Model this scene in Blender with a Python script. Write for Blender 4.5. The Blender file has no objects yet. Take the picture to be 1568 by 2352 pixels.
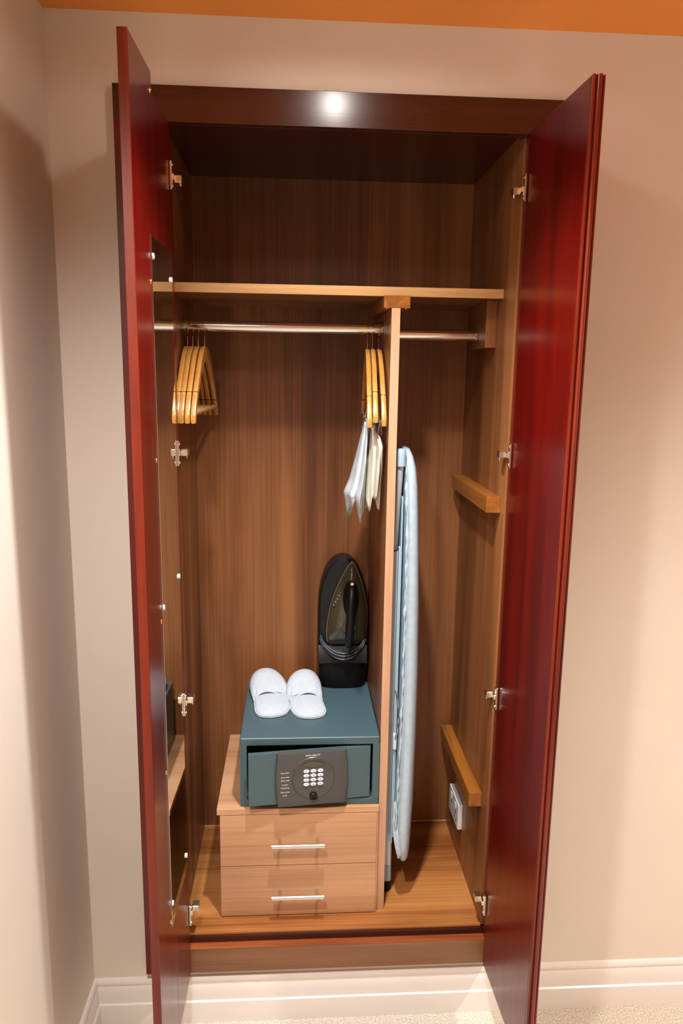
import bpy, bmesh, math, random
from math import sin, cos, pi, radians
from mathutils import Vector, Matrix

random.seed(7)
SC = bpy.context.scene
COL = SC.collection

# ------------------------------------------------------------------ camera, light, exposure
cam_d = bpy.data.cameras.new('camera')
cam = bpy.data.objects.new('camera', cam_d)
COL.objects.link(cam)
cam_d.sensor_fit = 'VERTICAL'
cam_d.sensor_height = 36.0
cam_d.sensor_width = 24.0
cam_d.lens = 1701.27 / 2352 * 36.0
cam_d.clip_start = 0.05
R = Vector((0.99801731, -0.06121361, 0.01464018))
U = Vector((-0.0031075, 0.18439869, 0.98284661))
F = Vector((0.06286322, 0.98094343, -0.18384287))
M = Matrix(((R.x, U.x, -F.x, 0.41112790), (R.y, U.y, -F.y, -1.83178991), (R.z, U.z, -F.z, 1.82951589), (0, 0, 0, 1)))
cam.matrix_world = M
SC.camera = cam

SC.view_settings.view_transform = 'Standard'
SC.view_settings.look = 'None'
SC.view_settings.gamma = 1.0
SC.view_settings.use_curve_mapping = False
SC.view_settings.exposure = 0.45

world = bpy.data.worlds.new('world')
SC.world = world
world.use_nodes = True
world.node_tree.nodes['Background'].inputs[0].default_value = (0.9, 0.75, 0.6, 1)
world.node_tree.nodes['Background'].inputs[1].default_value = 0.05


def spot(name, loc, energy, size, blend, radius, color, target=None):
    d = bpy.data.lights.new(name, 'SPOT')
    d.energy = energy
    d.spot_size = radians(size)
    d.spot_blend = blend
    d.shadow_soft_size = radius
    d.color = color
    o = bpy.data.objects.new(name, d)
    o.location = loc
    if target:
        o.rotation_euler = (Vector(target) - Vector(loc)).to_track_quat('-Z', 'Y').to_euler()
    COL.objects.link(o)
    return o


L1 = (0.52, -0.46, 2.585)
COOL = (0.93, 0.97, 1.0)
spot('downlight_beam', L1, 118, 108, 1.0, 0.03, COOL, (0.52, -0.36, 0.2))
spot('downlight_spill', L1, 2.6, 172, 0.2, 0.03, (1.0, 0.95, 0.88))
spot('wall_downlight', (2.35, -1.15, 2.585), 160, 135, 0.9, 0.04, (1.0, 0.95, 0.89))
spot('left_fill', (0.12, -1.25, 2.585), 105, 148, 0.9, 0.05, (1.0, 0.96, 0.91))  # added fill spot that brightens the back-left wall behind the open door
for q in ((1.30, -1.90), (0.30, -2.60), (2.10, -2.50)):
    spot('room_downlight', (q[0], q[1], 2.585), 36, 80, 0.7, 0.04, (1.0, 0.97, 0.93))


# ------------------------------------------------------------------ materials
def principled(name, color, rough=0.5, metallic=0.0, coat=0.0, spec=0.5, alpha=1.0, trans=0.0):
    m = bpy.data.materials.new(name)
    m.use_nodes = True
    b = m.node_tree.nodes['Principled BSDF']
    b.inputs['Base Color'].default_value = (*color, 1)
    b.inputs['Roughness'].default_value = rough
    b.inputs['Metallic'].default_value = metallic
    b.inputs['Coat Weight'].default_value = coat
    b.inputs['Coat Roughness'].default_value = 0.17
    b.inputs['Specular IOR Level'].default_value = spec
    b.inputs['Alpha'].default_value = alpha
    b.inputs['Transmission Weight'].default_value = trans
    return m


def noise_mat(name, c1, c2, scale=(1, 1, 1), detail=4, rough=0.5, bump=0.0, bump_scale=None, metallic=0.0, coat=0.0, ramp=(0.35, 0.65), spec=0.5):
    m = principled(name, c1, rough, metallic, coat, spec)
    nt = m.node_tree
    b = nt.nodes['Principled BSDF']
    tc = nt.nodes.new('ShaderNodeTexCoord')
    mp = nt.nodes.new('ShaderNodeMapping')
    mp.inputs['Scale'].default_value = scale
    nz = nt.nodes.new('ShaderNodeTexNoise')
    nz.inputs['Scale'].default_value = 1.0
    nz.inputs['Detail'].default_value = detail
    rp = nt.nodes.new('ShaderNodeValToRGB')
    rp.color_ramp.elements[0].position = ramp[0]
    rp.color_ramp.elements[1].position = ramp[1]
    rp.color_ramp.elements[0].color = (*c1, 1)
    rp.color_ramp.elements[1].color = (*c2, 1)
    nt.links.new(tc.outputs['Object'], mp.inputs['Vector'])
    nt.links.new(mp.outputs[0], nz.inputs['Vector'])
    nt.links.new(nz.outputs['Fac'], rp.inputs['Fac'])
    nt.links.new(rp.outputs[0], b.inputs['Base Color'])
    if bump:
        bp = nt.nodes.new('ShaderNodeBump')
        bp.inputs['Strength'].default_value = bump
        bp.inputs['Distance'].default_value = 0.002
        if bump_scale:
            n2 = nt.nodes.new('ShaderNodeTexNoise')
            n2.inputs['Scale'].default_value = bump_scale
            n2.inputs['Detail'].default_value = 3
            nt.links.new(tc.outputs['Object'], n2.inputs['Vector'])
            nt.links.new(n2.outputs['Fac'], bp.inputs['Height'])
        else:
            nt.links.new(nz.outputs['Fac'], bp.inputs['Height'])
        nt.links.new(bp.outputs[0], b.inputs['Normal'])
    return m


def wood(name, dark, light, axis='z', fine=160, broad=9, rough=0.35, coat=0.0, bump=0.05, spec=0.5):
    """laminate with long grain: broad bands warped by noise plus fine pores along one axis"""
    m = principled(name, dark, rough, 0, coat, spec)
    nt = m.node_tree
    b = nt.nodes['Principled BSDF']
    tc = nt.nodes.new('ShaderNodeTexCoord')

    def nse(across, along, detail, rgh=0.55, dist=0.0):
        mp = nt.nodes.new('ShaderNodeMapping')
        s = [across] * 3
        s['xyz'.index(axis)] = along
        mp.inputs['Scale'].default_value = s
        n = nt.nodes.new('ShaderNodeTexNoise')
        n.inputs['Scale'].default_value = 1
        n.inputs['Detail'].default_value = detail
        n.inputs['Roughness'].default_value = rgh
        n.inputs['Distortion'].default_value = dist
        nt.links.new(tc.outputs['Object'], mp.inputs['Vector'])
        nt.links.new(mp.outputs[0], n.inputs['Vector'])
        return n.outputs['Fac']
    a = nse(broad, broad * 0.07, 3, 0.6, 0.6)
    f = nse(fine, fine * 0.012, 2)
    mx = nt.nodes.new('ShaderNodeMath')
    mx.operation = 'MULTIPLY_ADD'
    mx.inputs[1].default_value = 0.24
    nt.links.new(f, mx.inputs[0])
    sc = nt.nodes.new('ShaderNodeMath')
    sc.operation = 'MULTIPLY'
    sc.inputs[1].default_value = 0.76
    nt.links.new(a, sc.inputs[0])
    nt.links.new(sc.outputs[0], mx.inputs[2])
    rp = nt.nodes.new('ShaderNodeValToRGB')
    rp.color_ramp.elements[0].position = 0.36
    rp.color_ramp.elements[1].position = 0.64
    rp.color_ramp.elements[0].color = (*dark, 1)
    rp.color_ramp.elements[1].color = (*light, 1)
    nt.links.new(mx.outputs[0], rp.inputs['Fac'])
    nt.links.new(rp.outputs[0], b.inputs['Base Color'])
    if bump:
        bp = nt.nodes.new('ShaderNodeBump')
        bp.inputs['Strength'].default_value = bump
        bp.inputs['Distance'].default_value = 0.001
        nt.links.new(f, bp.inputs['Height'])
        nt.links.new(bp.outputs[0], b.inputs['Normal'])
    return m


MT = {}
MT['wall'] = noise_mat('wall_paint', (0.68, 0.600, 0.520), (0.70, 0.615, 0.535), (3, 3, 3), rough=0.75, bump=0.05, bump_scale=180)
MT['ceiling'] = noise_mat('orange_paint', (0.84, 0.30, 0.055), (0.86, 0.31, 0.06), (3, 3, 3), rough=0.8, bump=0.05, bump_scale=180)
MT['trim'] = noise_mat('trim_gloss', (0.74, 0.69, 0.65), (0.76, 0.71, 0.67), (5, 5, 5), rough=0.28)
MT['carpet'] = noise_mat('carpet_pile', (0.42, 0.37, 0.29), (0.70, 0.64, 0.54), (220, 220, 220), rough=0.95, bump=0.8, spec=0.1)
MT['mahogany'] = wood('mahogany_gloss', (0.065, 0.0014, 0.0006), (0.135, 0.0032, 0.0012), 'z', 220, 14, 0.30, 0.25, 0.03, 0.35)
MT['mahogany_x'] = wood('mahogany_rail', (0.024, 0.0025, 0.001), (0.052, 0.007, 0.002), 'x', 220, 14, 0.26, 0.4, 0.08, 0.4)
MT['mahogany_edge'] = wood('mahogany_edge', (0.10, 0.007, 0.002), (0.20, 0.019, 0.005), 'z', 200, 22, 0.28, 0.2, 0.04, 0.35)
MT['plinth'] = wood('plinth_walnut', (0.13, 0.045, 0.013), (0.28, 0.11, 0.035), 'x', 120, 9, 0.30, 0.3, 0.04)
MT['sill'] = wood('sill_cherry', (0.20, 0.045, 0.014), (0.36, 0.10, 0.03), 'x', 150, 20, 0.22, 0.4, 0.04)
MT['walnut'] = wood('walnut_upright', (0.105, 0.030, 0.007), (0.310, 0.120, 0.040), 'z', 170, 5.5, 0.38, 0.0, 0.03, 0.45)
MT['walnut_x'] = wood('walnut_level', (0.16, 0.058, 0.018), (0.26, 0.105, 0.036), 'x', 170, 9, 0.33, 0.0, 0.03)
MT['floor_wood'] = wood('cupboard_floor', (0.19, 0.052, 0.010), (0.50, 0.205, 0.058), 'x', 150, 7, 0.25, 0.1, 0.03)
MT['drawer'] = wood('drawer_walnut_lit', (0.36, 0.175, 0.080), (0.60, 0.325, 0.172), 'x', 170, 6, 0.36, 0.0, 0.03)  # same laminate as the upright walnut, its stronger light put into the colour
MT['edge_light'] = wood('edge_band_oak', (0.50, 0.27, 0.095), (0.66, 0.38, 0.15), 'x', 240, 30, 0.4, 0.0, 0.03)
MT['edge_pink'] = wood('edge_band_upright', (0.46, 0.24, 0.13), (0.60, 0.34, 0.20), 'z', 240, 26, 0.4, 0.0, 0.03)
MT['batten'] = wood('batten_varnish', (0.17, 0.050, 0.008), (0.36, 0.125, 0.020), 'y', 150, 20, 0.28, 0.2, 0.04)
MT['chrome'] = principled('chrome', (0.80, 0.79, 0.77), 0.12, 1.0)
MT['steel'] = principled('brushed_steel', (0.72, 0.71, 0.69), 0.28, 1.0)
MT['nickel'] = principled('nickel_plate', (0.82, 0.76, 0.66), 0.25, 1.0)
MT['brass'] = principled('brass_screw', (0.85, 0.48, 0.22), 0.25, 1.0)
MT['mirror'] = principled('mirror_silver', (0.80, 0.82, 0.78), 0.02, 1.0)
MT['mirror_rim'] = principled('mirror_glass_edge', (0.55, 0.62, 0.58), 0.15, 0.3)
MT['clip'] = principled('clear_clip', (0.75, 0.80, 0.80), 0.12, 0.2)
MT['safe'] = noise_mat('safe_paint', (0.050, 0.094, 0.108), (0.058, 0.108, 0.126), (400, 400, 400), rough=0.36, bump=0.12)
MT['safe_panel'] = principled('safe_panel_plastic', (0.060, 0.060, 0.058), 0.35)
MT['safe_dial'] = principled('safe_dial_plastic', (0.062, 0.060, 0.050), 0.3)
MT['key'] = principled('key_rubber', (0.68, 0.74, 0.82), 0.4)
MT['print_white'] = principled('print_white', (0.80, 0.80, 0.78), 0.5)
MT['print_dark'] = principled('print_dark', (0.12, 0.14, 0.18), 0.5)
MT['black'] = principled('black_plastic', (0.004, 0.004, 0.0045), 0.4, 0, 0, 0.3)
MT['black_matte'] = principled('black_rubber', (0.003, 0.003, 0.003), 0.6, 0, 0, 0.2)
MT['dock'] = principled('dock_plastic', (0.006, 0.0065, 0.0075), 0.42, 0, 0, 0.35)
MT['iron_body'] = principled('smoked_iron_plastic', (0.050, 0.043, 0.024), 0.14, 0, 0.4)
MT['iron_sole'] = principled('iron_soleplate', (0.28, 0.27, 0.25), 0.3, 0.8)
MT['cord'] = principled('cord_rubber', (0.045, 0.055, 0.070), 0.4)
MT['towel'] = noise_mat('white_cotton', (0.47, 0.52, 0.56), (0.51, 0.56, 0.60), (90, 90, 90), rough=0.85, bump=0.15, bump_scale=500, spec=0.2)
MT['hanger'] = wood('hanger_beech', (0.46, 0.19, 0.035), (0.60, 0.29, 0.07), 'y', 160, 20, 0.3, 0.3, 0.02)
MT['hanger_bar'] = wood('hanger_bar', (0.42, 0.21, 0.07), (0.55, 0.30, 0.12), 'y', 160, 20, 0.4, 0.0, 0.02)
MT['silver'] = noise_mat('silver_cover', (0.42, 0.54, 0.63), (0.48, 0.60, 0.69), (60, 60, 60), rough=0.38, metallic=0.3, bump=0.15, bump_scale=60)
MT['rim_foil'] = noise_mat('gathered_foil', (0.44, 0.56, 0.64), (0.56, 0.68, 0.76), (90, 90, 90), rough=0.32, metallic=0.3, bump=0.4, bump_scale=90)
MT['paint_white'] = principled('white_enamel', (0.68, 0.745, 0.80), 0.3)
MT['paint_blue'] = principled('blue_grey_plastic', (0.36, 0.50, 0.58), 0.4)
MT['paint_grey'] = principled('grey_enamel', (0.42, 0.45, 0.47), 0.4)
MT['bag_blue'] = noise_mat('frosted_bag', (0.46, 0.52, 0.53), (0.56, 0.61, 0.62), (30, 30, 30), rough=0.4, bump=0.3, bump_scale=60)
MT['bag_cream'] = noise_mat('cream_bag', (0.52, 0.46, 0.35), (0.64, 0.60, 0.51), (40, 40, 8), rough=0.45, bump=0.3, bump_scale=60)
MT['socket'] = principled('socket_plastic', (0.62, 0.62, 0.60), 0.3)

# ------------------------------------------------------------------ helpers


def empty(name, loc, label, cat, group=None, rotz=0.0):
    o = bpy.data.objects.new(name, None)
    o.empty_display_size = 0.05
    o.location = loc
    o.rotation_euler = (0, 0, rotz)
    COL.objects.link(o)
    o['label'] = label
    o['category'] = cat
    if group:
        o['group'] = group
    return o


def obj(name, bm, mat, parent=None, off=None, smooth=False, label=None, loc=None, rot=None):
    """bm in world coordinates minus off (parent's origin by default)"""
    if off is None and parent is not None and loc is None:
        off = root_origin(parent)
    if off is not None:
        bmesh.ops.translate(bm, verts=bm.verts, vec=-Vector(off))
    bmesh.ops.recalc_face_normals(bm, faces=bm.faces)
    me = bpy.data.meshes.new(name)
    bm.to_mesh(me)
    bm.free()
    if smooth:
        for p in me.polygons:
            p.use_smooth = True
        try:
            me.set_sharp_from_angle(angle=radians(smooth if smooth is not True else 40))
        except Exception:
            pass
    if isinstance(mat, (list, tuple)):
        for q in mat:
            me.materials.append(MT[q])
    else:
        me.materials.append(MT[mat])
    o = bpy.data.objects.new(name, me)
    COL.objects.link(o)
    if parent is not None:
        o.parent = parent
    if loc is not None:
        o.location = loc
    if rot is not None:
        o.rotation_euler = rot
    if label:
        o['label'] = label
    return o


def root_origin(o):
    v = Vector((0, 0, 0))
    while o is not None:
        v += o.location
        o = o.parent
    return v


def box(bm, a, b, bev=0.0, seg=2):
    (x0, y0, z0), (x1, y1, z1) = a, b
    vs = [bm.verts.new(p) for p in ((x0, y0, z0), (x1, y0, z0), (x1, y1, z0), (x0, y1, z0), (x0, y0, z1), (x1, y0, z1), (x1, y1, z1), (x0, y1, z1))]
    fs = [bm.faces.new([vs[i] for i in f]) for f in ((0, 3, 2, 1), (4, 5, 6, 7), (0, 1, 5, 4), (1, 2, 6, 5), (2, 3, 7, 6), (3, 0, 4, 7))]
    if bev:
        es = list({e for f in fs for e in f.edges})
        bmesh.ops.bevel(bm, geom=es, offset=bev, segments=seg, affect='EDGES', profile=0.5)
    return bm


def B(*boxes, bev=0.0, seg=2):
    bm = bmesh.new()
    for a, b in boxes:
        box(bm, a, b, bev, seg)
    return bm


def loft(bm, rings, cap=True, closed=True):
    rows = [[bm.verts.new(p) for p in r] for r in rings]
    n = len(rows[0])
    for r0, r1 in zip(rows, rows[1:]):
        for i in range(n if closed else n - 1):
            j = (i + 1) % n
            try:
                bm.faces.new((r0[i], r0[j], r1[j], r1[i]))
            except ValueError:
                pass
    if cap and closed:
        bm.faces.new(rows[0][::-1])
        bm.faces.new(rows[-1])
    return bm


def tube(bm, path, r, n=10, cap=True, flat=None):
    pts = [Vector(p) for p in path]
    rings = []
    up0 = None
    for i, p in enumerate(pts):
        t = (pts[min(i + 1, len(pts) - 1)] - pts[max(i - 1, 0)]).normalized()
        if up0 is None:
            ref = Vector((0, 0, 1)) if abs(t.z) < 0.9 else Vector((0, 1, 0))
            up0 = (ref - t * ref.dot(t)).normalized()
        else:
            up0 = (up0 - t * up0.dot(t)).normalized()
        sd = t.cross(up0)
        rr = r[i] if isinstance(r, (list, tuple)) else r
        rings.append([p + up0 * (cos(2 * pi * k / n) * rr) + sd * (sin(2 * pi * k / n) * rr) for k in range(n)])
    return loft(bm, rings, cap)


def smooth_path(pts, sub=6):
    """Catmull-Rom through the points"""
    P = [Vector(p) for p in pts]
    out = []
    for i in range(len(P) - 1):
        p0, p1, p2, p3 = P[max(i - 1, 0)], P[i], P[i + 1], P[min(i + 2, len(P) - 1)]
        for s in range(sub):
            t = s / sub
            out.append(0.5 * ((2 * p1) + (p2 - p0) * t + (2 * p0 - 5 * p1 + 4 * p2 - p3) * t * t + (3 * p1 - p0 - 3 * p2 + p3) * t ** 3))
    out.append(P[-1])
    return out


def cyl(bm, c, axis, r, h, n=20, bev=0.0):
    """cylinder centred on c along axis"""
    ax = {'x': Vector((1, 0, 0)), 'y': Vector((0, 1, 0)), 'z': Vector((0, 0, 1))}[axis]
    c = Vector(c)
    if bev:
        rs = [(-h / 2, r - bev), (-h / 2 + bev, r), (h / 2 - bev, r), (h / 2, r - bev)]
    else:
        rs = [(-h / 2, r), (h / 2, r)]
    a = ax.orthogonal().normalized()
    b = ax.cross(a)
    loft(bm, [[c + ax * d + a * (cos(2 * pi * k / n) * q) + b * (sin(2 * pi * k / n) * q) for k in range(n)] for d, q in rs])
    return bm


def prism(bm, outline, f0, f1):
    """outline: 2-D points; f0/f1 map a 2-D point to the two 3-D end points"""
    return loft(bm, [[f0(p) for p in outline], [f1(p) for p in outline]])


def dome(bm, c, axis_vec, r, h, n=12, m=4):
    """spherical-cap button on a surface"""
    ax = Vector(axis_vec).normalized()
    a = ax.orthogonal().normalized()
    b = ax.cross(a)
    c = Vector(c)
    rings = []
    for i in range(m + 1):
        t = i / m * pi / 2 * 0.97
        rings.append([c + ax * (h * sin(t)) + a * (r * cos(t) * cos(2 * pi * k / n)) + b * (r * cos(t) * sin(2 * pi * k / n)) for k in range(n)])
    return loft(bm, rings)


def text_mesh(name, body, size, mat, parent, loc, align='CENTER'):
    """flat lettering in the local XZ plane facing -Y"""
    cu = bpy.data.curves.new(name, 'FONT')
    cu.body = body
    cu.size = size
    cu.extrude = 0.0002
    cu.align_x = align
    cu.align_y = 'CENTER'
    cu.resolution_u = 2
    tmp = bpy.data.objects.new(name + '_tmp', cu)
    COL.objects.link(tmp)
    dg = bpy.context.evaluated_depsgraph_get()
    me = bpy.data.meshes.new_from_object(tmp.evaluated_get(dg))
    bpy.data.objects.remove(tmp)
    bpy.data.curves.remove(cu)
    me.name = name
    me.transform(Matrix.Rotation(pi / 2, 4, 'X'))
    me.materials.clear()
    me.materials.append(MT[mat])
    o = bpy.data.objects.new(name, me)
    COL.objects.link(o)
    o.parent = parent
    o.location = loc
    return o


def structure(name, bm, mat, label, **k):
    o = obj(name, bm, mat, **k)
    o['kind'] = 'structure'
    o['label'] = label
    return o


# ------------------------------------------------------------------ the room
WX0, WX1, WY0, WY = -0.149, 2.75, -3.3, 0.019
ZC = 2.614
structure('floor', B(((WX0 - .1, WY0 - .1, -.06), (WX1 + .1, .75, 0))), 'carpet', 'beige speckled carpet floor')
structure('ceiling', B(((WX0 - .1, WY0 - .1, ZC), (WX1 + .1, .75, ZC + .08))), 'ceiling', 'orange painted ceiling above the wardrobe wall')
structure('wall_back', B(((WX0, WY, 0), (.06, .13, ZC)), ((1.02, WY, 0), (WX1, .13, ZC)), ((.06, WY, 2.43), (1.02, .13, ZC)), ((.06, WY, 0), (1.02, .13, .20))),
          'wall', 'beige pink wall around the built-in wardrobe')
structure('wall_left', B(((WX0 - .1, WY0, 0), (WX0, .75, ZC))), 'wall', 'side wall to the left of the wardrobe')
structure('wall_right', B(((WX1, WY0, 0), (WX1 + .1, .75, ZC))), 'wall', 'side wall of the room outside the picture')
structure('wall_front', B(((WX0, WY0 - .1, 0), (WX1, WY0, ZC))), 'wall', 'room wall behind the viewer')

prof = [(0, 0), (.019, 0), (.019, .064), (.0185, .067), (.014, .070), (.0135, .078), (.0130, .092), (.0118, .106), (.0092, .117), (.0080, .120), (.0098, .124), (.0106, .129), (.0098, .135), (.0070, .140), (0, .142)]
bm = bmesh.new()
prism(bm, prof, lambda p: Vector((WX0 + p[0], WY - p[0], p[1])), lambda p: Vector((WX1, WY - p[0], p[1])))
structure('baseboard_back', bm, 'trim', 'moulded baseboard along the wall under the wardrobe', smooth=35)
bm = bmesh.new()
prism(bm, prof, lambda p: Vector((WX0 + p[0], WY0, p[1])), lambda p: Vector((WX0 + p[0], WY - p[0], p[1])))
structure('baseboard_left', bm, 'trim', 'moulded baseboard along the left side wall', smooth=35)

# ------------------------------------------------------------------ the wardrobe
XI, XJ, YB = 0.100, 0.952, 0.538         # inner faces of the sides and of the back
ZF, ZT = 0.266, 2.40                       # inner floor and inner top
W0 = (0.53, 0.0, 0.164)
wr = empty('wardrobe', W0, 'built-in dark mahogany wardrobe with both doors wide open', 'wardrobe')

obj('frame_stile', B(((0, 0, .164), (.118, WY - .0005, 2.3838)), ((.088, WY, .21), (.118, .06, 2.42)), bev=.0012), 'mahogany', wr)
obj('frame_stile', B(((.958, 0, .164), (1.07, WY - .0005, 2.3838)), ((.958, WY, .21), (.99, .06, 2.42)), bev=.0012), 'mahogany', wr)
obj('top_rail', B(((0, 0, 2.384), (1.07, WY - .0005, 2.461)), ((.118, WY, 2.384), (.958, .036, 2.425)), bev=.001), 'mahogany_x', wr, label='glossy dark top rail of the frame')
obj('plinth', B(((.118, .0006, .164), (.958, WY - .0005, .239)), bev=.001), 'plinth', wr, label='walnut brown plinth board below the sill')
obj('sill', B(((.118, .0004, .2392), (.958, .024, .2412)), ((.118, .023, .226), (.958, .0238, .2405)), bev=.0003), 'sill', wr, label='reddish sill strip in front of the cupboard floor')
obj('sill_riser', B(((.118, .0240, .226), (.958, .0300, .2605)), bev=.0008), 'mahogany_x', wr, label='dark red step behind the sill')
obj('bottom_panel', B(((XI, .0302, .2412), (XJ, YB, ZF)), bev=.001), 'floor_wood', wr, label='orange brown wood cupboard floor')
obj('back_panel', B(((XI - .016, YB, .226), (XJ + .016, YB + .012, ZT + .02))), 'walnut', wr)
obj('side_panel', B(((XI - .016, .061, .226), (XI, YB, ZT + .02))), 'walnut', wr)
obj('side_panel', B(((XJ, .061, .226), (XJ + .016, YB, ZT + .02)), ((XJ, .0302, ZF), (XJ + .0059, .0609, 2.384))), 'walnut', wr)
obj('top_panel', B(((XI, .037, ZT), (XJ, YB, ZT + .018))), 'mahogany_x', wr)  # darker wood puts the deep shade of the upper interior into the colour

obj('top_lip', B(((XI, .0365, 2.3925), (XJ, .0425, 2.3998)), bev=.001), 'plinth', wr, label='thin lighter strip along the top panel')  # lighter strip added to draw the highlight along the panel edge

sh = obj('shelf', B(((XI, .142, 2.0271), (XJ, YB, 2.0508))), 'walnut_x', wr)
obj('edge_band', B(((XI, .138, 2.0271), (XJ, .1419, 2.0508)), bev=.0008), 'edge_light', sh, label='pale oak edge strip')
dv = obj('divider', B(((.6558, .1085, ZF), (.6782, YB, 1.995))), 'walnut', wr)
obj('edge_band', B(((.6558, .1045, ZF), (.6782, .1084, 1.995)), bev=.0008), 'edge_pink', dv, label='pale pinkish edge strip')
cb = obj('divider_cap', B(((.6362, .108, 1.9955), (.7035, .50, 2.0268)), bev=.001), 'batten', wr, label='small wood block above the divider')
for x in (.6455, .694):
    bm = bmesh.new()
    dome(bm, (x, .125, 1.9955), (0, 0, -1), .005, .002)
    obj('screw', bm, 'nickel', cb, smooth=True)
obj('rail_block', B(((.9225, .19, 1.9035), (.952, .40, 2.0268)), bev=.001), 'walnut', wr, label='wooden block that carries the right rail end')


def batten(z0, z1, x0, y0, y1, screws):
    b = obj('batten', B(((x0, y0, z0), (XJ, y1, z1)), bev=.0012), 'batten', wr)
    for y, z in screws:
        bm = bmesh.new()
        dome(bm, (x0, y, z), (-1, 0, 0), .0035, .0012, 10, 3)
        obj('screw', bm, 'nickel', b, smooth=True)


batten(1.4735, 1.5160, .9140, .060, .50, ((.155, 1.487), (.145, 1.487), (.265, 1.503), (.36, 1.50)))
batten(.6035, .6455, .9145, .090, .515, ((.15, .63), (.17, .625), (.25, .63), (.42, .63)))

for x0, x1 in ((XI, .192), (.679, XJ)):
    bm = bmesh.new()
    tube(bm, [(x0, YB - .001, ZF + .001), (x1, YB - .001, ZF + .001)], .0022, 8)
    obj('sealant_bead', bm, 'edge_pink', wr, smooth=True, label='pale sealant line at the back of the floor')

# hanging rails
YR = 0.29


def rail(x0, x1, z, nm):
    bm = bmesh.new()
    cyl(bm, ((x0 + x1) / 2, YR, z), 'x', .0152, x1 - x0 - .002, 28)
    o = obj(nm, bm, 'chrome', wr, smooth=True)
    for x, s in ((x0, 1), (x1, -1)):
        bm = bmesh.new()
        cyl(bm, (x + s * .005, YR, z), 'x', .0190, .0095, 28, .001)
        obj('rail_socket', bm, 'chrome', o, smooth=True)
    return o


rail(XI, .6557, 1.953, 'hanging_rail')
rail(.6783, .9224, 1.940, 'hanging_rail')

# ---- doors
# left door: inner face from the hinge (0.124, 0) to the free edge (0.1155, -0.41)
HLX, HLY = .124, -.003
a_l = math.atan2(.0075, .40)


def lx(d, t=0.0):   # a point d from the hinge along the left door, t from inner face towards the outside
    return HLX - sin(a_l) * d - t * cos(a_l), HLY - cos(a_l) * d + t * sin(a_l)


def door_board(bm, fn, d0, d1, t0, t1, z0, z1, bev=.0015):
    pts = [fn(d0, t0), fn(d1, t0), fn(d1, t1), fn(d0, t1)]
    r0 = [Vector((x, y, z0)) for x, y in pts]
    r1 = [Vector((x, y, z1)) for x, y in pts]
    n0 = len(bm.faces)
    loft(bm, [r0, r1])
    bm.faces.ensure_lookup_table()
    if bev:
        es = list({e for f in bm.faces[n0:] for e in f.edges})
        bmesh.ops.bevel(bm, geom=es, offset=bev, segments=2, affect='EDGES', profile=.5)


bm = bmesh.new()
door_board(bm, lx, 0, .1905, 0, .021, .164, 2.381)
dl = obj('door', bm, 'mahogany', wr, label='left door, seen nearly edge-on, with a tall mirror inside')
bm = bmesh.new()
door_board(bm, lx, .1906, .383, 0, .0185, .164, 2.418)
obj('meeting_stile', bm, 'mahogany', dl, label='taller front board of the left door')
bm = bmesh.new()
door_board(bm, lx, .3832, .3855, 0, .0185, .164, 2.418, .0008)
obj('edge_band', bm, 'mahogany_edge', dl, label='red-brown free edge of the left door')
# mirror with polished rim and clips
bm = bmesh.new()
door_board(bm, lx, .018, .240, -.0016, -.0003, .515, 2.098, .0004)
obj('mirror', bm, 'mirror', dl)
for d, z in ((.034, 2.035), (.034, 1.330), (.034, .560), (.234, 2.058), (.234, 1.314), (.234, .575)):
    bm = bmesh.new()
    x, y = lx(d, -.0016)
    cyl(bm, (x + .0015, y, z), 'x', .0065, .004, 14, .001)
    obj('mirror_clip', bm, 'clip', dl, smooth=True)
for d, z in ((.203, 2.3776), (.248, 2.006), (.250, 1.643), (.250, 1.2877), (.250, .926), (.248, .537)):
    bm = bmesh.new()
    x, y = lx(d, 0)
    dome(bm, (x, y, z), (1, 0, 0), .0062, .0032)
    obj('screw', bm, 'brass', dl, smooth=True)

# right door: inner face from the hinge (0.955, 0) to (0.964, -0.345), moulded free edge
HRX, HRY = .9555, -.003
a_r = math.atan2(.011, .345)


def rx(d, t=0.0):
    return HRX + sin(a_r) * d + t * cos(a_r), HRY - cos(a_r) * d + t * sin(a_r)


bm = bmesh.new()
door_board(bm, rx, 0, .338, 0, .019, .164, 2.389)
dr = obj('door', bm, 'mahogany', wr, label='right door swung open, plain glossy red-brown inner face')
# moulded edge: a groove, a round bead and an outer lip, extruded over the height
prof = [(.3382, 0.0005), (.3445, .0005), (.3455, .002), (.3455, .005), (.342, .0065), (.3415, .0085)]
for k in range(9):
    t = -pi / 2 + pi * k / 8
    prof.append((.342 + .0065 * cos(t), .0145 + .0055 * sin(t)))
prof += [(.341, .0208), (.343, .0225), (.343, .0255), (.341, .0265), (.3382, .0265)]
bm = bmesh.new()
loft(bm, [[Vector((*rx(d, t), .164)) for d, t in prof], [Vector((*rx(d, t), 2.389)) for d, t in prof]])
obj('edge_moulding', bm, 'mahogany_edge', dr, label='moulded free edge of the right door', smooth=35)


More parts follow.
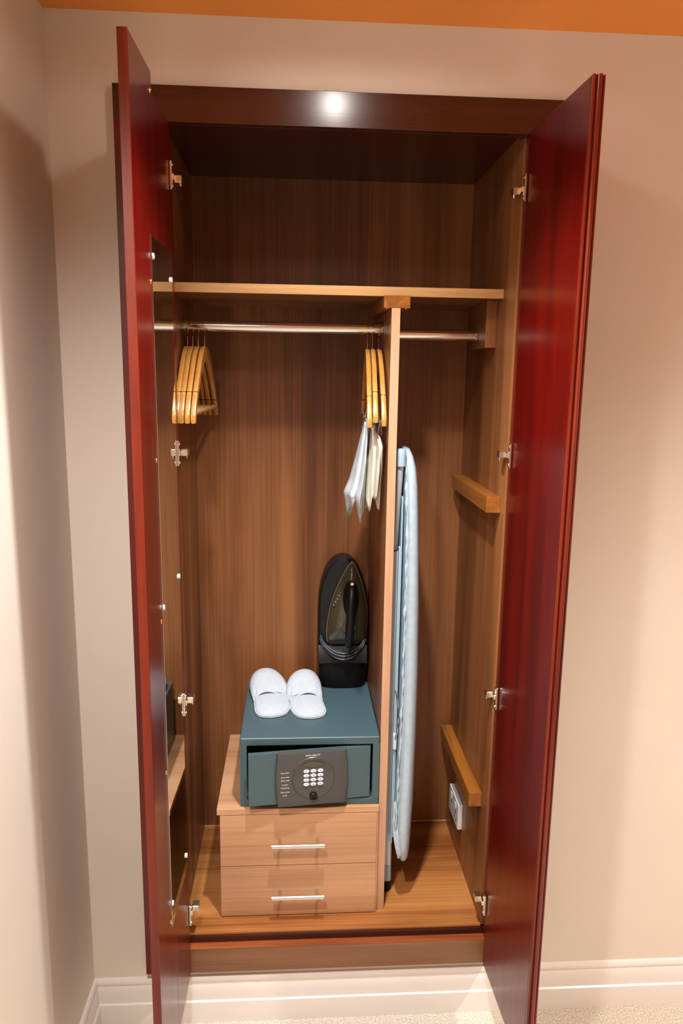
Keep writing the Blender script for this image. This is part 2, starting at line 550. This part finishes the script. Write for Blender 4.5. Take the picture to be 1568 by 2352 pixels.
def hinge(x, y, z, s, parent):
    """concealed hinge: slim plate on the door face, link and arm reaching back to the cupboard side"""
    bm = bmesh.new()
    box(bm, (min(x, x + s * .0055), y - .006, z - .031), (max(x, x + s * .0055), y + .006, z + .031), .0012, 1)
    xa, xb = x + s * .0030, x + s * .0085
    box(bm, (min(xa, xb), y + .0055, z - .007), (max(xa, xb), y + .034, z + .006), .001, 1)
    xa, xb = x + s * .0050, x + s * .0225
    box(bm, (min(xa, xb), y + .024, z - .0095), (max(xa, xb), y + .050, z + .0075), .0015, 1)
    for dz in (-.023, .023):
        cyl(bm, (x + s * .0065, y, z + dz), 'x', .0032, .002, 10)
    cyl(bm, (x + s * .018, y + .036, z - .0125), 'z', .003, .006, 10)
    obj('hinge', bm, 'nickel', parent, smooth=30)


for z in (2.268, 1.632, .978, .358):
    hinge(.1243, -.010, z, 1, dl)
for z in (2.266, 1.632, .980, .355):
    hinge(.9535, -.003, z, -1, dr)

# ------------------------------------------------------------------ drawer unit
XU0, XU1, YU, ZU = .193, .6550, .090, .6107
du = empty('drawer_unit', (.425, .31, ZF), 'low walnut two-drawer unit on the cupboard floor under the safe', 'drawers')
obj('top', B(((XU0, YU, ZU - .0175), (XU1, YB - .002, ZU)), bev=.0008), 'drawer', du)
obj('side_panel', B(((.2005, .107, ZF), (.2165, YB - .002, ZU - .0178))), 'walnut', du)
obj('side_panel', B(((.6385, .094, ZF), (XU1, YB - .002, ZU - .0178)), bev=.0006), 'drawer', du)
obj('back', B(((.2166, YB - .012, ZF + .02), (.6384, YB - .004, ZU - .0178))), 'walnut', du)
for z0, z1, zh in ((.4305, .5915, .5105), (.2685, .4285, .3465)):
    d = obj('drawer', B(((.2012, .0905, z0), (.6378 + .0125, .1062, z1)), ((.222, .1063, z0 + .02), (.633, .45, z1 - .03)), bev=.001), 'drawer', du)
    bm = bmesh.new()
    cyl(bm, (.4235, .060, zh), 'x', .0062, .152, 16, .0008)
    for x in (.371, .4785):
        cyl(bm, (x, .0755, zh + .0015), 'y', .0044, .0300, 12)
    obj('handle', bm, 'steel', d, smooth=35)

# ------------------------------------------------------------------ safe
SX0, SX1, SY0, SY1, SZ0, SZ1 = .2590, .6540, .1024, .4950, ZU + .0002, .8204
sf = empty('safe', (.456, .30, SZ0), 'dark teal grey hotel safe standing on the drawer unit, door ajar', 'safe')
OX0, OX1, OZ0, OZ1 = .2780, .6350, .6310, .7965
bm = bmesh.new()
box(bm, (SX0, SY0, OZ1), (SX1, SY1, SZ1), .0035, 3)
box(bm, (SX0, SY0, SZ0), (SX1, SY1, OZ0), .0025)
box(bm, (SX0, SY0, OZ0 - .003), (OX0, SY1, OZ1 + .003))
box(bm, (OX1, SY0, OZ0 - .003), (SX1, SY1, OZ1 + .003))
box(bm, (OX0 - .002, SY1 - .02, OZ0 - .002), (OX1 + .002, SY1 - .002, OZ1 + .002))
obj('body', bm, 'safe', sf)
TH = radians(6.6)
bm = B(((-.346, 0, .0), (0, .012, .1575)), bev=.0015)
sd = obj('door', bm, 'safe', sf, off=(0, 0, 0), loc=Vector((.6285, .1030, OZ0 + .0035)) - Vector(sf.location), rot=(0, 0, TH))


def sobj(name, bm, mat, smooth=False, label=None):
    return obj(name, bm, mat, sd, off=(0, 0, 0), smooth=smooth, label=label)


# control panel: sides bow outwards, front face slightly domed
PX0, PX1, PZ0, PZ1 = -.2660, -.0740, -.0015, .1595
out = []
for k in range(13):
    t = k / 12
    out.append((PX0 - .006 * sin(pi * t) + .006 * t * 0 - .000, PZ1 + (PZ0 - PZ1) * t))
for k in range(13):
    t = k / 12
    out.append((PX1 + .007 * sin(pi * t), PZ0 + (PZ1 - PZ0) * t))
cx, cz = (PX0 + PX1) / 2, (PZ0 + PZ1) / 2
rings = []
for sc_, y in ((1, -.0002), (1, -.011), (.985, -.0148), (.93, -.0165)):
    rings.append([Vector((cx + (x - cx) * sc_, y, cz + (z - cz) * sc_)) for x, z in out])
bm = bmesh.new()
loft(bm, rings)
sobj('control_panel', bm, 'safe_panel', 30, 'dark plastic panel with the keypad')
bm = bmesh.new()
DC = (-.1665, .0835)
YP = -.0166
ring = []
for r_, y in ((.0605, YP - .0003), (.0590, YP - .0022), (.0570, YP - .0010)):
    ring.append([Vector((DC[0] + r_ * cos(2 * pi * k / 48), y, DC[1] + r_ * 1.04 * sin(2 * pi * k / 48))) for k in range(48)])
loft(bm, ring)
sobj('dial_plate', bm, 'safe_dial', 40, 'round plate around the keypad')
# display window, lens shaped
bm = bmesh.new()
lens = [(-.031 + .062 * k / 12, .0085 * sin(pi * k / 12)) for k in range(13)] + [(.031 - .062 * k / 12, -.0085 * sin(pi * k / 12)) for k in range(1, 12)]
loft(bm, [[Vector((DC[0] + x, YP - .0012, DC[1] + .041 + z)) for x, z in lens], [Vector((DC[0] + x * .97, YP - .0026, DC[1] + .041 + z * .92)) for x, z in lens]])
sobj('display', bm, 'iron_body', 30, 'lens shaped dark display')
keys = ['1', '2', '3', '4', '5', '6', '7', '8', '9', '*', '0', '#']
for i, ch in enumerate(keys):
    r_, c_ = divmod(i, 3)
    kx, kz = DC[0] + (c_ - 1) * .0198, DC[1] + .0215 - r_ * .0132
    bm = bmesh.new()
    rg = []
    for s_, y in ((1, YP - .0012), (1, YP - .0030), (.86, YP - .0042)):
        rg.append([Vector((kx + .0083 * s_ * cos(2 * pi * k / 20), y, kz + .0049 * s_ * sin(2 * pi * k / 20))) for k in range(20)])
    loft(bm, rg)
    sobj('key', bm, 'key', 40)
    text_mesh('key_digit', ch, .0065, 'print_dark', sd, (kx, YP - .0045, kz))
bm = bmesh.new()
cyl(bm, (DC[0], YP - .006, DC[1] - .052), 'y', .0105, .012, 20, .0015)
box(bm, (DC[0] - .009, YP - .012, DC[1] - .062), (DC[0] + .009, YP - .0005, DC[1] - .050), .001, 1)
sobj('key_override_cover', bm, 'black', 35, 'small black knob under the keypad')
text_mesh('brand_lettering', 'ASSA ABLOY', .0074, 'print_white', sd, (-.168, YP - .0004, .1512))
for k, t in enumerate(('Close door,', 'enter code', 'Enter code', 'to open', 'Press # key', 'Clear: press', '# key')):
    text_mesh('panel_print', t, .0052, 'print_white', sd, (-.2455, YP - .0003, .1035 - .0098 * k - (.003 * ((k + 1) // 2))))

# ------------------------------------------------------------------ slippers


def slipper(name, heel, toe, w, label, mirror):
    """open heel nearest the viewer, closed toe at the far end"""
    hx, hy = heel
    tx, ty = toe
    L = math.hypot(tx - hx, ty - hy)
    ang = math.atan2(ty - hy, tx - hx) - pi / 2
    t = empty(name, (hx, hy, SZ1 + .0004), label, 'slipper', None, ang)
    hw = w / 2

    def width(u):  # half width along the length, u from heel 0 to toe 1
        pts = [(0, 0), (.015, .40), (.05, .68), (.12, .88), (.25, .94), (.42, .93), (.60, 1.0), (.75, 1.0), (.87, .88), (.95, .64), (.985, .38), (1, 0)]
        for (a, va), (b, vb) in zip(pts, pts[1:]):
            if a <= u <= b:
                return hw * (va + (vb - va) * (u - a) / (b - a))
        return 0
    us = [.0, .008, .02, .05, .09, .14, .22, .32, .42, .52, .62, .72, .80, .87, .92, .96, .985, .995, 1.0]

    def bend(u):   # the foot curves slightly inwards
        return mirror * .010 * sin(pi * u)

    def outline(s, dz, inset=0):
        left = [Vector((bend(u) - max(width(u) - inset, 0.0005) * s, u * L * 1.0 + (inset if u < .5 else -inset) * (abs(u - .5) * 2) ** 6, dz)) for u in us]
        right = [Vector((bend(u) + max(width(u) - inset, 0.0005) * s, u * L + (inset if u < .5 else -inset) * (abs(u - .5) * 2) ** 6, dz)) for u in us[1:-1]]
        return left + right[::-1]
    bm = bmesh.new()
    loft(bm, [outline(1, 0, .003), outline(1, .002), outline(1, .0085), outline(1, .0095, .002)])
    obj('sole', bm, 'towel', t, off=(0, 0, 0), smooth=45)
    bm = bmesh.new()
    loft(bm, [outline(1, .0097, .003), outline(1, .0125, .0035), outline(1, .0145, .007)])
    obj('insole', bm, 'towel', t, off=(0, 0, 0), smooth=60)
    # upper: shell from the sole edge over the foot, opening towards the heel
    rows = []
    nu, nv = 15, 20
    for i in range(nu + 1):
        u = .44 + (.995 - .44) * (i / nu)
        hp_ = [(0, .013), (.5, .013), (.58, .026), (.68, .043), (.78, .056), (.88, .058), (.95, .047), (.985, .030), (1.01, .012)]
        for (a, va), (b, vb) in zip(hp_, hp_[1:]):
            if a <= u <= b:
                hgt = va + (vb - va) * (u - a) / (b - a)
        row = []
        for k in range(nv + 1):
            ph = pi * k / nv
            # the opening edge is cut back in the middle of the instep
            uu = u + (.10 * max(0.0, sin(ph)) ** 1.5) * (1 - i / nu) ** 2
            x = bend(uu) - cos(ph) * (width(min(uu, .995)) + .0012)
            z = .006 + hgt * max(0.0, sin(ph)) ** .72 - (.006 * sin(ph * 3 + mirror) * (1 - i / nu) ** 2 if .15 < k / nv < .85 else 0)
            row.append(Vector((x, uu * L, z)))
        rows.append(row)
    bm = bmesh.new()
    loft(bm, rows, cap=False, closed=False)
    up = obj('upper', bm, 'towel', t, off=(0, 0, 0), smooth=True)
    md = up.modifiers.new('thick', 'SOLIDIFY')
    md.thickness = .0035
    md.offset = -1
    # folded strip with a loose end across the instep
    rows = []
    for k in range(13):
        ph = pi * (.22 + .5 * k / 12)
        u0 = .47 + .10 * sin(ph) ** 1.5
        for_ = []
        for du_, dz in ((.055, .030), (.012, .0225), (-.016, .0125), (.006, .0105)):
            u = u0 + du_
            for_.append(Vector((bend(u) - cos(ph) * width(u) * .96, u * L, .006 + dz * sin(ph) ** .72)))
        rows.append(for_)
    bm = bmesh.new()
    loft(bm, rows, cap=True)
    obj('tongue_fold', bm, 'towel', t, off=(0, 0, 0), smooth=60)
    return t


slipper('slipper', (.347, .2225), (.310, .4830), .118, 'white towelling slipper on the left of the pair on the safe', 1)
slipper('slipper', (.4650, .2120), (.4430, .4720), .114, 'white towelling slipper on the right, next to the iron holder', -1)

# ------------------------------------------------------------------ iron holder and iron
ih = empty('iron_holder', (.568, .47, SZ1 + .0003), 'black plastic iron holder with domed back standing on the safe in the corner', 'iron holder')


def arch(cx, half, z0, zs, z1, n=26, inset=0.0):
    """upright outline: straight sides from z0 to zs, then a pointed-round dome up to z1"""
    pts = [(cx - half + inset, z0 + inset)]
    for k in range(n + 1):
        a = pi - pi * k / n
        pts.append((cx + (half - inset) * cos(a) * (1 if abs(cos(a)) > .999 else abs(cos(a)) ** -.05), zs + (z1 - zs - inset) * max(0.0, sin(a)) ** .95))
    pts.append((cx + half - inset, z0 + inset))
    return pts


bm = bmesh.new()
out0, out1 = arch(.5675, .0790, .9060, 1.075, 1.2500), arch(.5675, .0790, .9060, 1.075, 1.2500, inset=.006)
loft(bm, [[Vector((x, y, z)) for x, z in o] for o, y in ((out0, .532), (out0, .462), (out1, .454))])
obj('back_shell', bm, 'dock', ih, smooth=35)
bm = bmesh.new()
# sloping ledge that carries the iron's heel
led = [(.462, .9062), (.430, .9062), (.428, .910), (.436, .940), (.450, .962), (.462, .962)]
loft(bm, [[Vector((.4890, y, z)) for y, z in led], [Vector((.6460, y, z)) for y, z in led]])
obj('heel_ledge', bm, 'dock', ih, smooth=30)
bm = bmesh.new()
bo = []
for k in range(17):
    a = pi + pi * k / 16
    bo.append((.5685 + .0745 * cos(a) * (abs(cos(a)) ** -.35 if abs(cos(a)) > .05 else 1), .462 + .034 * sin(a)))
bo = [(min(max(x, .494), .643), y) for x, y in bo] + [(.643, .532), (.494, .532)]
loft(bm, [[Vector((.5685 + (x - .5685) * s, .49 + (y - .49) * s, z)) for x, y in bo] for s, z in ((.95, SZ1 + .0004), (1, SZ1 + .006), (1, .868), (1.0, .9058))])
obj('base', bm, 'black_matte', ih, smooth=35)

ir = empty('iron', (.59, .44, .963), 'dark smoked plastic steam iron clipped nose-up in the holder', 'iron')


def iron_outline(s, cx, z0, z1, half, n=14):
    """pointed at the top, wide and rounded at the heel"""
    pr = []
    zz = z1 - z0
    prof_ = [(0, .72), (.03, .90), (.08, .97), (.18, 1.0), (.30, .985), (.45, .92), (.58, .80), (.70, .64), (.80, .48), (.88, .33), (.94, .21), (.98, .10), (1, .02)]
    lf = [(cx - half * w_ * s, z0 + zz * .5 + (t_ - .5) * zz * s) for t_, w_ in prof_]
    rt = [(cx + half * w_ * s, z0 + zz * .5 + (t_ - .5) * zz * s) for t_, w_ in prof_]
    return lf + rt[::-1]


def iron_ring(s, y, lean=0.0):
    return [Vector((x + lean * (z - .96), y, z)) for x, z in iron_outline(s, .576, .9665, 1.243, .0655)]


bm = bmesh.new()
loft(bm, [iron_ring(.985, .4535, .06), iron_ring(1.0, .452, .06), iron_ring(1.0, .446, .06)])
obj('soleplate', bm, 'iron_sole', ir, smooth=35)
bm = bmesh.new()
loft(bm, [iron_ring(.97, .4458, .06), iron_ring(.975, .436, .06), iron_ring(.90, .428, .06), iron_ring(.82, .420, .06), iron_ring(.66, .409, .06), iron_ring(.45, .402, .06)])
obj('water_tank', bm, 'iron_body', ir, smooth=45, label='smoky translucent body')
bm = bmesh.new()
hp = smooth_path([(.586, .398, .985), (.584, .378, .990), (.583, .366, 1.010), (.584, .362, 1.060), (.586, .366, 1.105), (.588, .374, 1.140), (.590, .388, 1.165), (.591, .402, 1.175)], 5)
tube(bm, hp, [.0125 + .002 * sin(pi * k / (len(hp) - 1)) for k in range(len(hp))], 14)
obj('handle', bm, 'black', ir, smooth=True)
bm = bmesh.new()
loft(bm, [[Vector((.588 + w_ * cos(2 * pi * k / 20), y, 1.130 + h_ * sin(2 * pi * k / 20))) for k in range(20)] for w_, h_, y in ((.026, .062, .409), (.024, .058, .398), (.016, .048, .390))])
obj('control_hood', bm, 'black', ir, smooth=40)
bm = bmesh.new()
cyl(bm, (.5835, .392, 1.045), 'y', .021, .020, 28, .002)
obj('temperature_dial', bm, 'iron_body', ir, smooth=35)
bm = bmesh.new()
cyl(bm, (.590, .3925, 1.185), 'y', .006, .012, 16, .001)
obj('spray_nozzle', bm, 'chrome', ir, smooth=35)
for k in range(5):
    bm = bmesh.new()
    t = k / 4
    x, z = .5355 + .022 * t, 1.108 + .040 * t
    loft(bm, [[Vector((x + r_ * cos(2 * pi * q / 10), y, z + r_ * 1.3 * sin(2 * pi * q / 10))) for q in range(10)] for r_, y in ((.0032, .436), (.003, .4165), (.0015, .4155))])
    obj('vent_rib', bm, 'iron_sole', ir, smooth=40)
for k, (dz, dy, wd) in enumerate(((0, 0, 1), (-.011, .002, 1.02), (-.019, -.004, .9), (-.007, -.007, 1.0))):
    bm = bmesh.new()
    pth = smooth_path([(.567 - .072 * wd, .442, 1.000 + dz), (.567 - .062 * wd, .432, .978 + dz), (.567 - .036 * wd, .420 + dy, .957 + dz), (.567, .414 + dy, .947 + dz),
                       (.567 + .036 * wd, .418 + dy, .955 + dz), (.567 + .062 * wd, .430, .975 + dz), (.567 + .073 * wd, .442, .996 + dz)], 5)
    tube(bm, pth, .0026, 8)
    obj('cord_loop', bm, 'cord', ir, smooth=True)

# ------------------------------------------------------------------ coat hangers


def hanger_parts(root, bow=0.0, bar=True):
    prof_ = [(0, -.0545, -.094), (.03, -.058, -.097), (.06, -.075, -.111), (.09, -.101, -.134), (.12, -.132, -.162), (.15, -.166, -.197), (.170, -.190, -.224), (.186, -.212, -.250), (.196, -.234, -.256)]
    full = [(-y, a, b) for y, a, b in prof_[:0:-1]] + prof_
    rings = []
    hw = .0062
    for y, a, b in full:
        x = bow * (y / .196) ** 2
        c = .0022
        rings.append([Vector((x - hw, y, b + c)), Vector((x - hw, y, a - c)), Vector((x - hw + c, y, a)), Vector((x + hw - c, y, a)), Vector((x + hw, y, a - c)), Vector((x + hw, y, b + c)), Vector((x + hw - c, y, b)), Vector((x - hw + c, y, b))])
    bm = bmesh.new()
    loft(bm, rings)
    obj('shoulder', bm, 'hanger', root, off=(0, 0, 0), smooth=40)
    bm = bmesh.new()
    pth = [(0, 0.002, -.056), (0, .001, -.035)] + [(0, .0165 * sin(radians(a)) + .000, .0165 * -cos(radians(a)) + 0.0) for a in ()]
    pth += [(0.0, .010, -.024)]
    for a in range(-40, 200, 20):
        pth.append((0, .0170 * cos(radians(a)), .0170 * sin(radians(a))))
    tube(bm, smooth_path(pth, 2), .0013, 8)
    obj('hook', bm, 'chrome', root, off=(0, 0, 0), smooth=True)
    if bar:
        bm = bmesh.new()
        bx = bow * .75
        cyl(bm, (bx, 0, -.229), 'y', .0068, .345, 12)
        obj('trouser_bar', bm, 'hanger_bar', root, off=(0, 0, 0), smooth=40)
    # fine joint ring near each arm end
    for s in (-1, 1):
        bm = bmesh.new()
        x = bow * (.158 / .196) ** 2
        box(bm, (x - .0064, s * .158 - .0007, -.209), (x + .0064, s * .158 + .0007, -.1752))
        obj('joint_line', bm, 'black', root, off=(0, 0, 0))


def copy_thing(src, name, loc, rot, label, group):
    r = src.copy()
    COL.objects.link(r)
    r.name = name
    r.location = loc
    r.rotation_euler = rot
    r['label'] = label
    r['group'] = group
    for c in list(src.children):
        q = c.copy()
        COL.objects.link(q)
        q.parent = r
        for g in list(c.children):
            h = g.copy()
            COL.objects.link(h)
            h.parent = q
    return r


ZR = 1.953 + .0005
GL = 'wooden hangers at the left end of the rail'
h0 = empty('coat_hanger', (.1135, YR, ZR), 'leftmost wooden coat hanger, nearest the left side, its front end partly behind the door', 'hanger', GL)
hanger_parts(h0)
h0.rotation_euler = (0, 0, radians(-1.5))
copy_thing(h0, 'coat_hanger', (.1277, YR, ZR), (0, 0, radians(-2.0)), 'second wooden coat hanger from the left end of the rail', GL)
copy_thing(h0, 'coat_hanger', (.1428, YR, ZR), (0, 0, radians(-2.0)), 'third wooden coat hanger from the left end', GL)
copy_thing(h0, 'coat_hanger', (.1600, YR, ZR), (0, 0, radians(-2.6)), 'fourth wooden coat hanger, rightmost of the left bunch, trouser bar showing', GL)

GR = 'wooden clip hangers beside the divider'
k0 = empty('coat_hanger', (.6130, YR, ZR), 'wooden clip hanger farthest from the divider, holding the laundry bags', 'hanger', GR)
hanger_parts(k0, bar=False)
# steel clip bar with two spring clips
bm = bmesh.new()
tube(bm, [(0, -.165, -.235), (0, -.150, -.252), (0, .150, -.252), (0, .165, -.235)], .0018, 8)
obj('clip_bar', bm, 'chrome', k0, off=(0, 0, 0), smooth=True)
for y in (-.085, .09):
    bm = bmesh.new()
    for s in (-1, 1):
        v = [(s * .0068, y, -.226), (s * .003, y, -.246), (s * -.002, y, -.262), (s * -.006, y, -.288)]
        for (a, b) in zip(v, v[1:]):
            A, Bv = Vector(a), Vector(b)
            ring0 = [A + Vector((dx, dy, 0)) for dx, dy in ((-.0007, -.010), (.0007, -.010), (.0007, .010), (-.0007, .010))]
            ring1 = [Bv + Vector((dx, dy, 0)) for dx, dy in ((-.0007, -.010), (.0007, -.010), (.0007, .010), (-.0007, .010))]
            loft(bm, [ring0, ring1])
    cyl(bm, (0, y, -.252), 'y', .0038, .016, 10)
    obj('spring_clip', bm, 'steel', k0, off=(0, 0, 0))
k0.rotation_euler = (radians(1.8), 0, radians(-2.5))
copy_thing(k0, 'coat_hanger', (.6272, YR, ZR), (radians(-2.2), 0, radians(-2.4)), 'wooden clip hanger between the other two beside the divider', GR)
copy_thing(k0, 'coat_hanger', (.6448, YR, ZR), (radians(0.5), 0, radians(-0.8)), 'wooden clip hanger closest to the divider, end pale and bright', GR)


# ------------------------------------------------------------------ laundry bags: crumpled sleeves hanging from the clips
def bag(name, mat, label, rings_spec, loc, seed, lobes):
    rnd = random.Random(seed)
    t = empty(name, loc, label, 'bag', None)
    n = 36
    ph = [rnd.uniform(0, 2 * pi) for _ in range(4)]
    rings = []
    for i, (z, xc, yc, hx_, hy_, amp) in enumerate(rings_spec):
        ring_ = []
        for k in range(n):
            a = 2 * pi * k / n
            f = 1 + amp * (sin(lobes * a + ph[0]) * .6 + sin((lobes + 3) * a + ph[1] + z * 6) * .4)
            zz = z
            if i == len(rings_spec) - 1:
                zz = z + .022 * sin(3 * a + ph[2]) + .010 * sin(7 * a + ph[3])
            ring_.append(Vector((xc + hx_ * cos(a) * f, yc + hy_ * sin(a) * f, zz)))
        rings.append(ring_)
    bm = bmesh.new()
    # subdivide between the given rings
    fine = []
    for r0, r1 in zip(rings, rings[1:]):
        for s in range(4):
            fine.append([a.lerp(b, s / 4) for a, b in zip(r0, r1)])
    fine.append(rings[-1])
    loft(bm, fine, cap=False)
    o = obj('film', bm, mat, t, off=loc, smooth=60)
    md = o.modifiers.new('thick', 'SOLIDIFY')
    md.thickness = .0006
    # a pinched seam at the top that the clip holds
    z, xc, yc, hx_, hy_, amp = rings_spec[0]
    bm = B(((xc - .0022, yc - hy_ * .9, z - .006), (xc + .0022, yc + hy_ * .9, z + .008)), bev=.0008)
    obj('top_seam', bm, mat, t, off=loc)
    return t


bag('laundry_bag', 'bag_blue', 'frosted bluish white laundry bag hanging on the left of the two', [
    (1.700, .6070, .215, .004, .030, .10), (1.660, .6040, .210, .010, .055, .30), (1.600, .5970, .205, .015, .075, .38), (1.540, .5880, .200, .020, .085, .40),
    (1.505, .5810, .198, .026, .090, .40), (1.462, .5850, .195, .021, .075, .45)], (.6070, .215, 1.700), 3, 4)
bag('laundry_bag', 'bag_cream', 'cream pleated laundry bag hanging on the right of the two, under the nearest hanger', [
    (1.685, .6240, .190, .004, .030, .10), (1.660, .6275, .172, .013, .050, .30), (1.640, .6300, .168, .017, .060, .35), (1.580, .6280, .168, .017, .062, .38),
    (1.535, .6250, .168, .0165, .060, .40), (1.492, .6230, .166, .0155, .055, .45)], (.6240, .190, 1.685), 11, 5)

# ------------------------------------------------------------------ ironing board, folded, standing on its tail beside the divider
ib = empty('ironing_board', (.72, .27, ZF), 'folded ironing board with silver cover standing on end right of the divider', 'ironing board')
secs = [  # z, x left, x right, y front, y back
    (.392, .731, .746, .150, .380), (.398, .726, .751, .138, .392), (.415, .719, .7555, .126, .402), (.450, .711, .7585, .118, .410), (.500, .7065, .7605, .114, .414),
    (.600, .7065, .7640, .112, .416), (.800, .7110, .7660, .112, .416), (1.00, .7130, .7655, .112, .416), (1.20, .7130, .7610, .112, .412), (1.35, .7125, .7560, .116, .400),
    (1.45, .7110, .7520, .122, .380), (1.53, .7090, .7480, .130, .350), (1.58, .7080, .7425, .142, .325), (1.61, .7085, .7350, .158, .300), (1.628, .7105, .7270, .180, .275)]


def sec_ring(z, x0, x1, y0, y1, n=40):
    cx_, cy_, a, b = (x0 + x1) / 2, (y0 + y1) / 2, (x1 - x0) / 2, (y1 - y0) / 2
    r = []
    for k in range(n):
        t = 2 * pi * k / n
        c, s = cos(t), sin(t)
        r.append(Vector((cx_ + a * math.copysign(abs(c) ** .75, c), cy_ + b * math.copysign(abs(s) ** .32, s), z)))
    return r


bm = bmesh.new()
loft(bm, [sec_ring(*s) for s in secs])
obj('cover', bm, 'silver', ib, smooth=60)
# gathered hem of the cover along the underside edge
bm = bmesh.new()
rnd = random.Random(5)
ring_rows = []
NZ = 150
for i in range(NZ + 1):
    z = .43 + (1.60 - .43) * i / NZ
    for (s0, s1) in zip(secs, secs[1:]):
        if s0[0] <= z <= s1[0]:
            t = (z - s0[0]) / (s1[0] - s0[0])
            xl = s0[1] + (s1[1] - s0[1]) * t
            yf = s0[3] + (s1[3] - s0[3]) * t
            break
    wob = .0010 * sin(i * .31) + .0010 * sin(i * .83 + 1) + rnd.uniform(-.0006, .0006)
    rr = .0034 + .0010 * sin(i * .47) + .0008 * sin(i * 1.13) + rnd.uniform(-.0003, .0003)
    c = Vector((xl + .0045 + wob, yf + .012 + wob, z))
    ring_rows.append([c + Vector((rr * cos(2 * pi * k / 8), rr * 1.3 * sin(2 * pi * k / 8), rnd.uniform(-.0008, .0008))) for k in range(8)])
loft(bm, ring_rows)
hem = obj('gathered_hem', bm, 'rim_foil', ib, smooth=70, label='crinkled foil hem of the cover')
# blue painted steel top under the cover and its rails
obj('underframe', B(((.7035, .150, .47), (.7075, .40, 1.50)), bev=.001), 'paint_blue', ib)
obj('underframe_rail', B(((.6985, .148, .45), (.7034, .163, 1.36)), bev=.0015), 'paint_blue', ib)


def leg(name, x, y, z0, z1, w, d, mat):
    bm = bmesh.new()
    rg = []
    for z in (z0, z1):
        rg.append([Vector((x + w * math.copysign(abs(cos(t)) ** .6, cos(t)), y + d * math.copysign(abs(sin(t)) ** .6, sin(t)), z)) for t in [2 * pi * k / 24 for k in range(24)]])
    loft(bm, rg)
    return obj(name, bm, mat, ib, smooth=45)


l1 = leg('leg', .6950, .190, .36, 1.34, .0135, .014, 'paint_white')
bm = bmesh.new()
loft(bm, [[Vector((.6945 + .0142 * s * math.copysign(abs(cos(t)) ** .6, cos(t)), .190 + .0150 * s * math.copysign(abs(sin(t)) ** .6, sin(t)), z)) for t in [2 * pi * k / 24 for k in range(24)]] for s, z in ((1.05, .305), (1, .3595), (.9, .3605))])
obj('foot_cap', bm, 'paint_blue', l1, smooth=40)
bm = bmesh.new()
loft(bm, [[Vector((.6940 + .0140 * s * cos(t), .190 + .014 * s * sin(t), z)) for t in [2 * pi * k / 24 for k in range(24)]] for s, z in ((.92, ZF + .0002), (1, ZF + .004), (1, .3048))])
obj('rubber_foot', bm, 'black_matte', l1, smooth=40)
bm = bmesh.new()
dome(bm, (.6865, .1768, .925), (0, -1, 0), .0032, .0015, 10, 3)
obj('rivet', bm, 'steel', l1, smooth=True)
bm = bmesh.new()
loft(bm, [[Vector((x + .0105 * cos(t), y + .0115 * sin(t), z)) for t in [2 * pi * k / 24 for k in range(24)]] for x, y, z in ((.6895, .185, 1.345), (.6910, .170, 1.45), (.6950, .152, 1.585))])
l2 = obj('leg', bm, 'paint_grey', ib, smooth=45)
bm = bmesh.new()
loft(bm, [[Vector((.6960 + .0145 * s * cos(t), .150 + .0150 * s * sin(t), z)) for t in [2 * pi * k / 24 for k in range(24)]] for s, z in ((1.0, 1.5855), (1.03, 1.612), (1, 1.626), (.86, 1.632))])
obj('foot_cap', bm, 'paint_blue', l2, smooth=40)
bm = bmesh.new()
pth = smooth_path([(.700, .150, .938), (.706, .140, .912), (.7085, .134, .880), (.7075, .135, .830), (.703, .142, .790), (.7005, .146, .765)], 5)
tube(bm, pth, .0022, 8)
obj('iron_rest_wire', bm, 'chrome', ib, smooth=True)
bm = bmesh.new()
cyl(bm, (.7025, .146, .782), 'z', .0058, .050, 14, .002)
obj('wire_sleeve', bm, 'paint_white', ib, smooth=40)
bm = bmesh.new()
tg = [(.7045, .138, .590), (.7095, .134, .600), (.7105, .134, .540), (.7040, .138, .528)]
loft(bm, [[Vector(p) for p in tg], [Vector(p) + Vector((0, .0009, 0)) for p in tg]])
obj('care_label', bm, 'print_white', ib)
# loose folds of cover hanging over the tail
for k in range(4):
    bm = bmesh.new()
    x0 = .7045 + .0035 * k
    tube(bm, smooth_path([(x0 - .001, .142 - .004 * k, .535), (x0 + .002, .128 - .002 * k, .495), (x0 + .008, .122 - .001 * k, .455), (x0 + .016, .122, .432 - .004 * (3 - k))], 5), [.0022 + .0012 * sin(pi * q / 15) for q in range(16)], 8)
    obj('cover_fold', bm, 'rim_foil', hem, smooth=True)

# ------------------------------------------------------------------ wall socket
so = empty('wall_socket', (XJ, .36, .42), 'white switched wall socket on the right cupboard side under the batten', 'socket')
obj('plate', B(((.9365, .2995, .388), (.9519, .432, .474)), bev=.002), 'socket', so)
for y in (.335, .396):
    bm = B(((.9335, y - .007, .445), (.9364, y + .007, .463)), bev=.001)
    obj('rocker_switch', bm, 'socket', so)
    bm = B(((.9360, y - .004, .424), (.9364, y + .004, .434)), ((.9360, y - .016, .406), (.9364, y - .009, .411)), ((.9360, y + .009, .406), (.9364, y + .016, .411)))
    obj('pin_hole', bm, 'black', so)
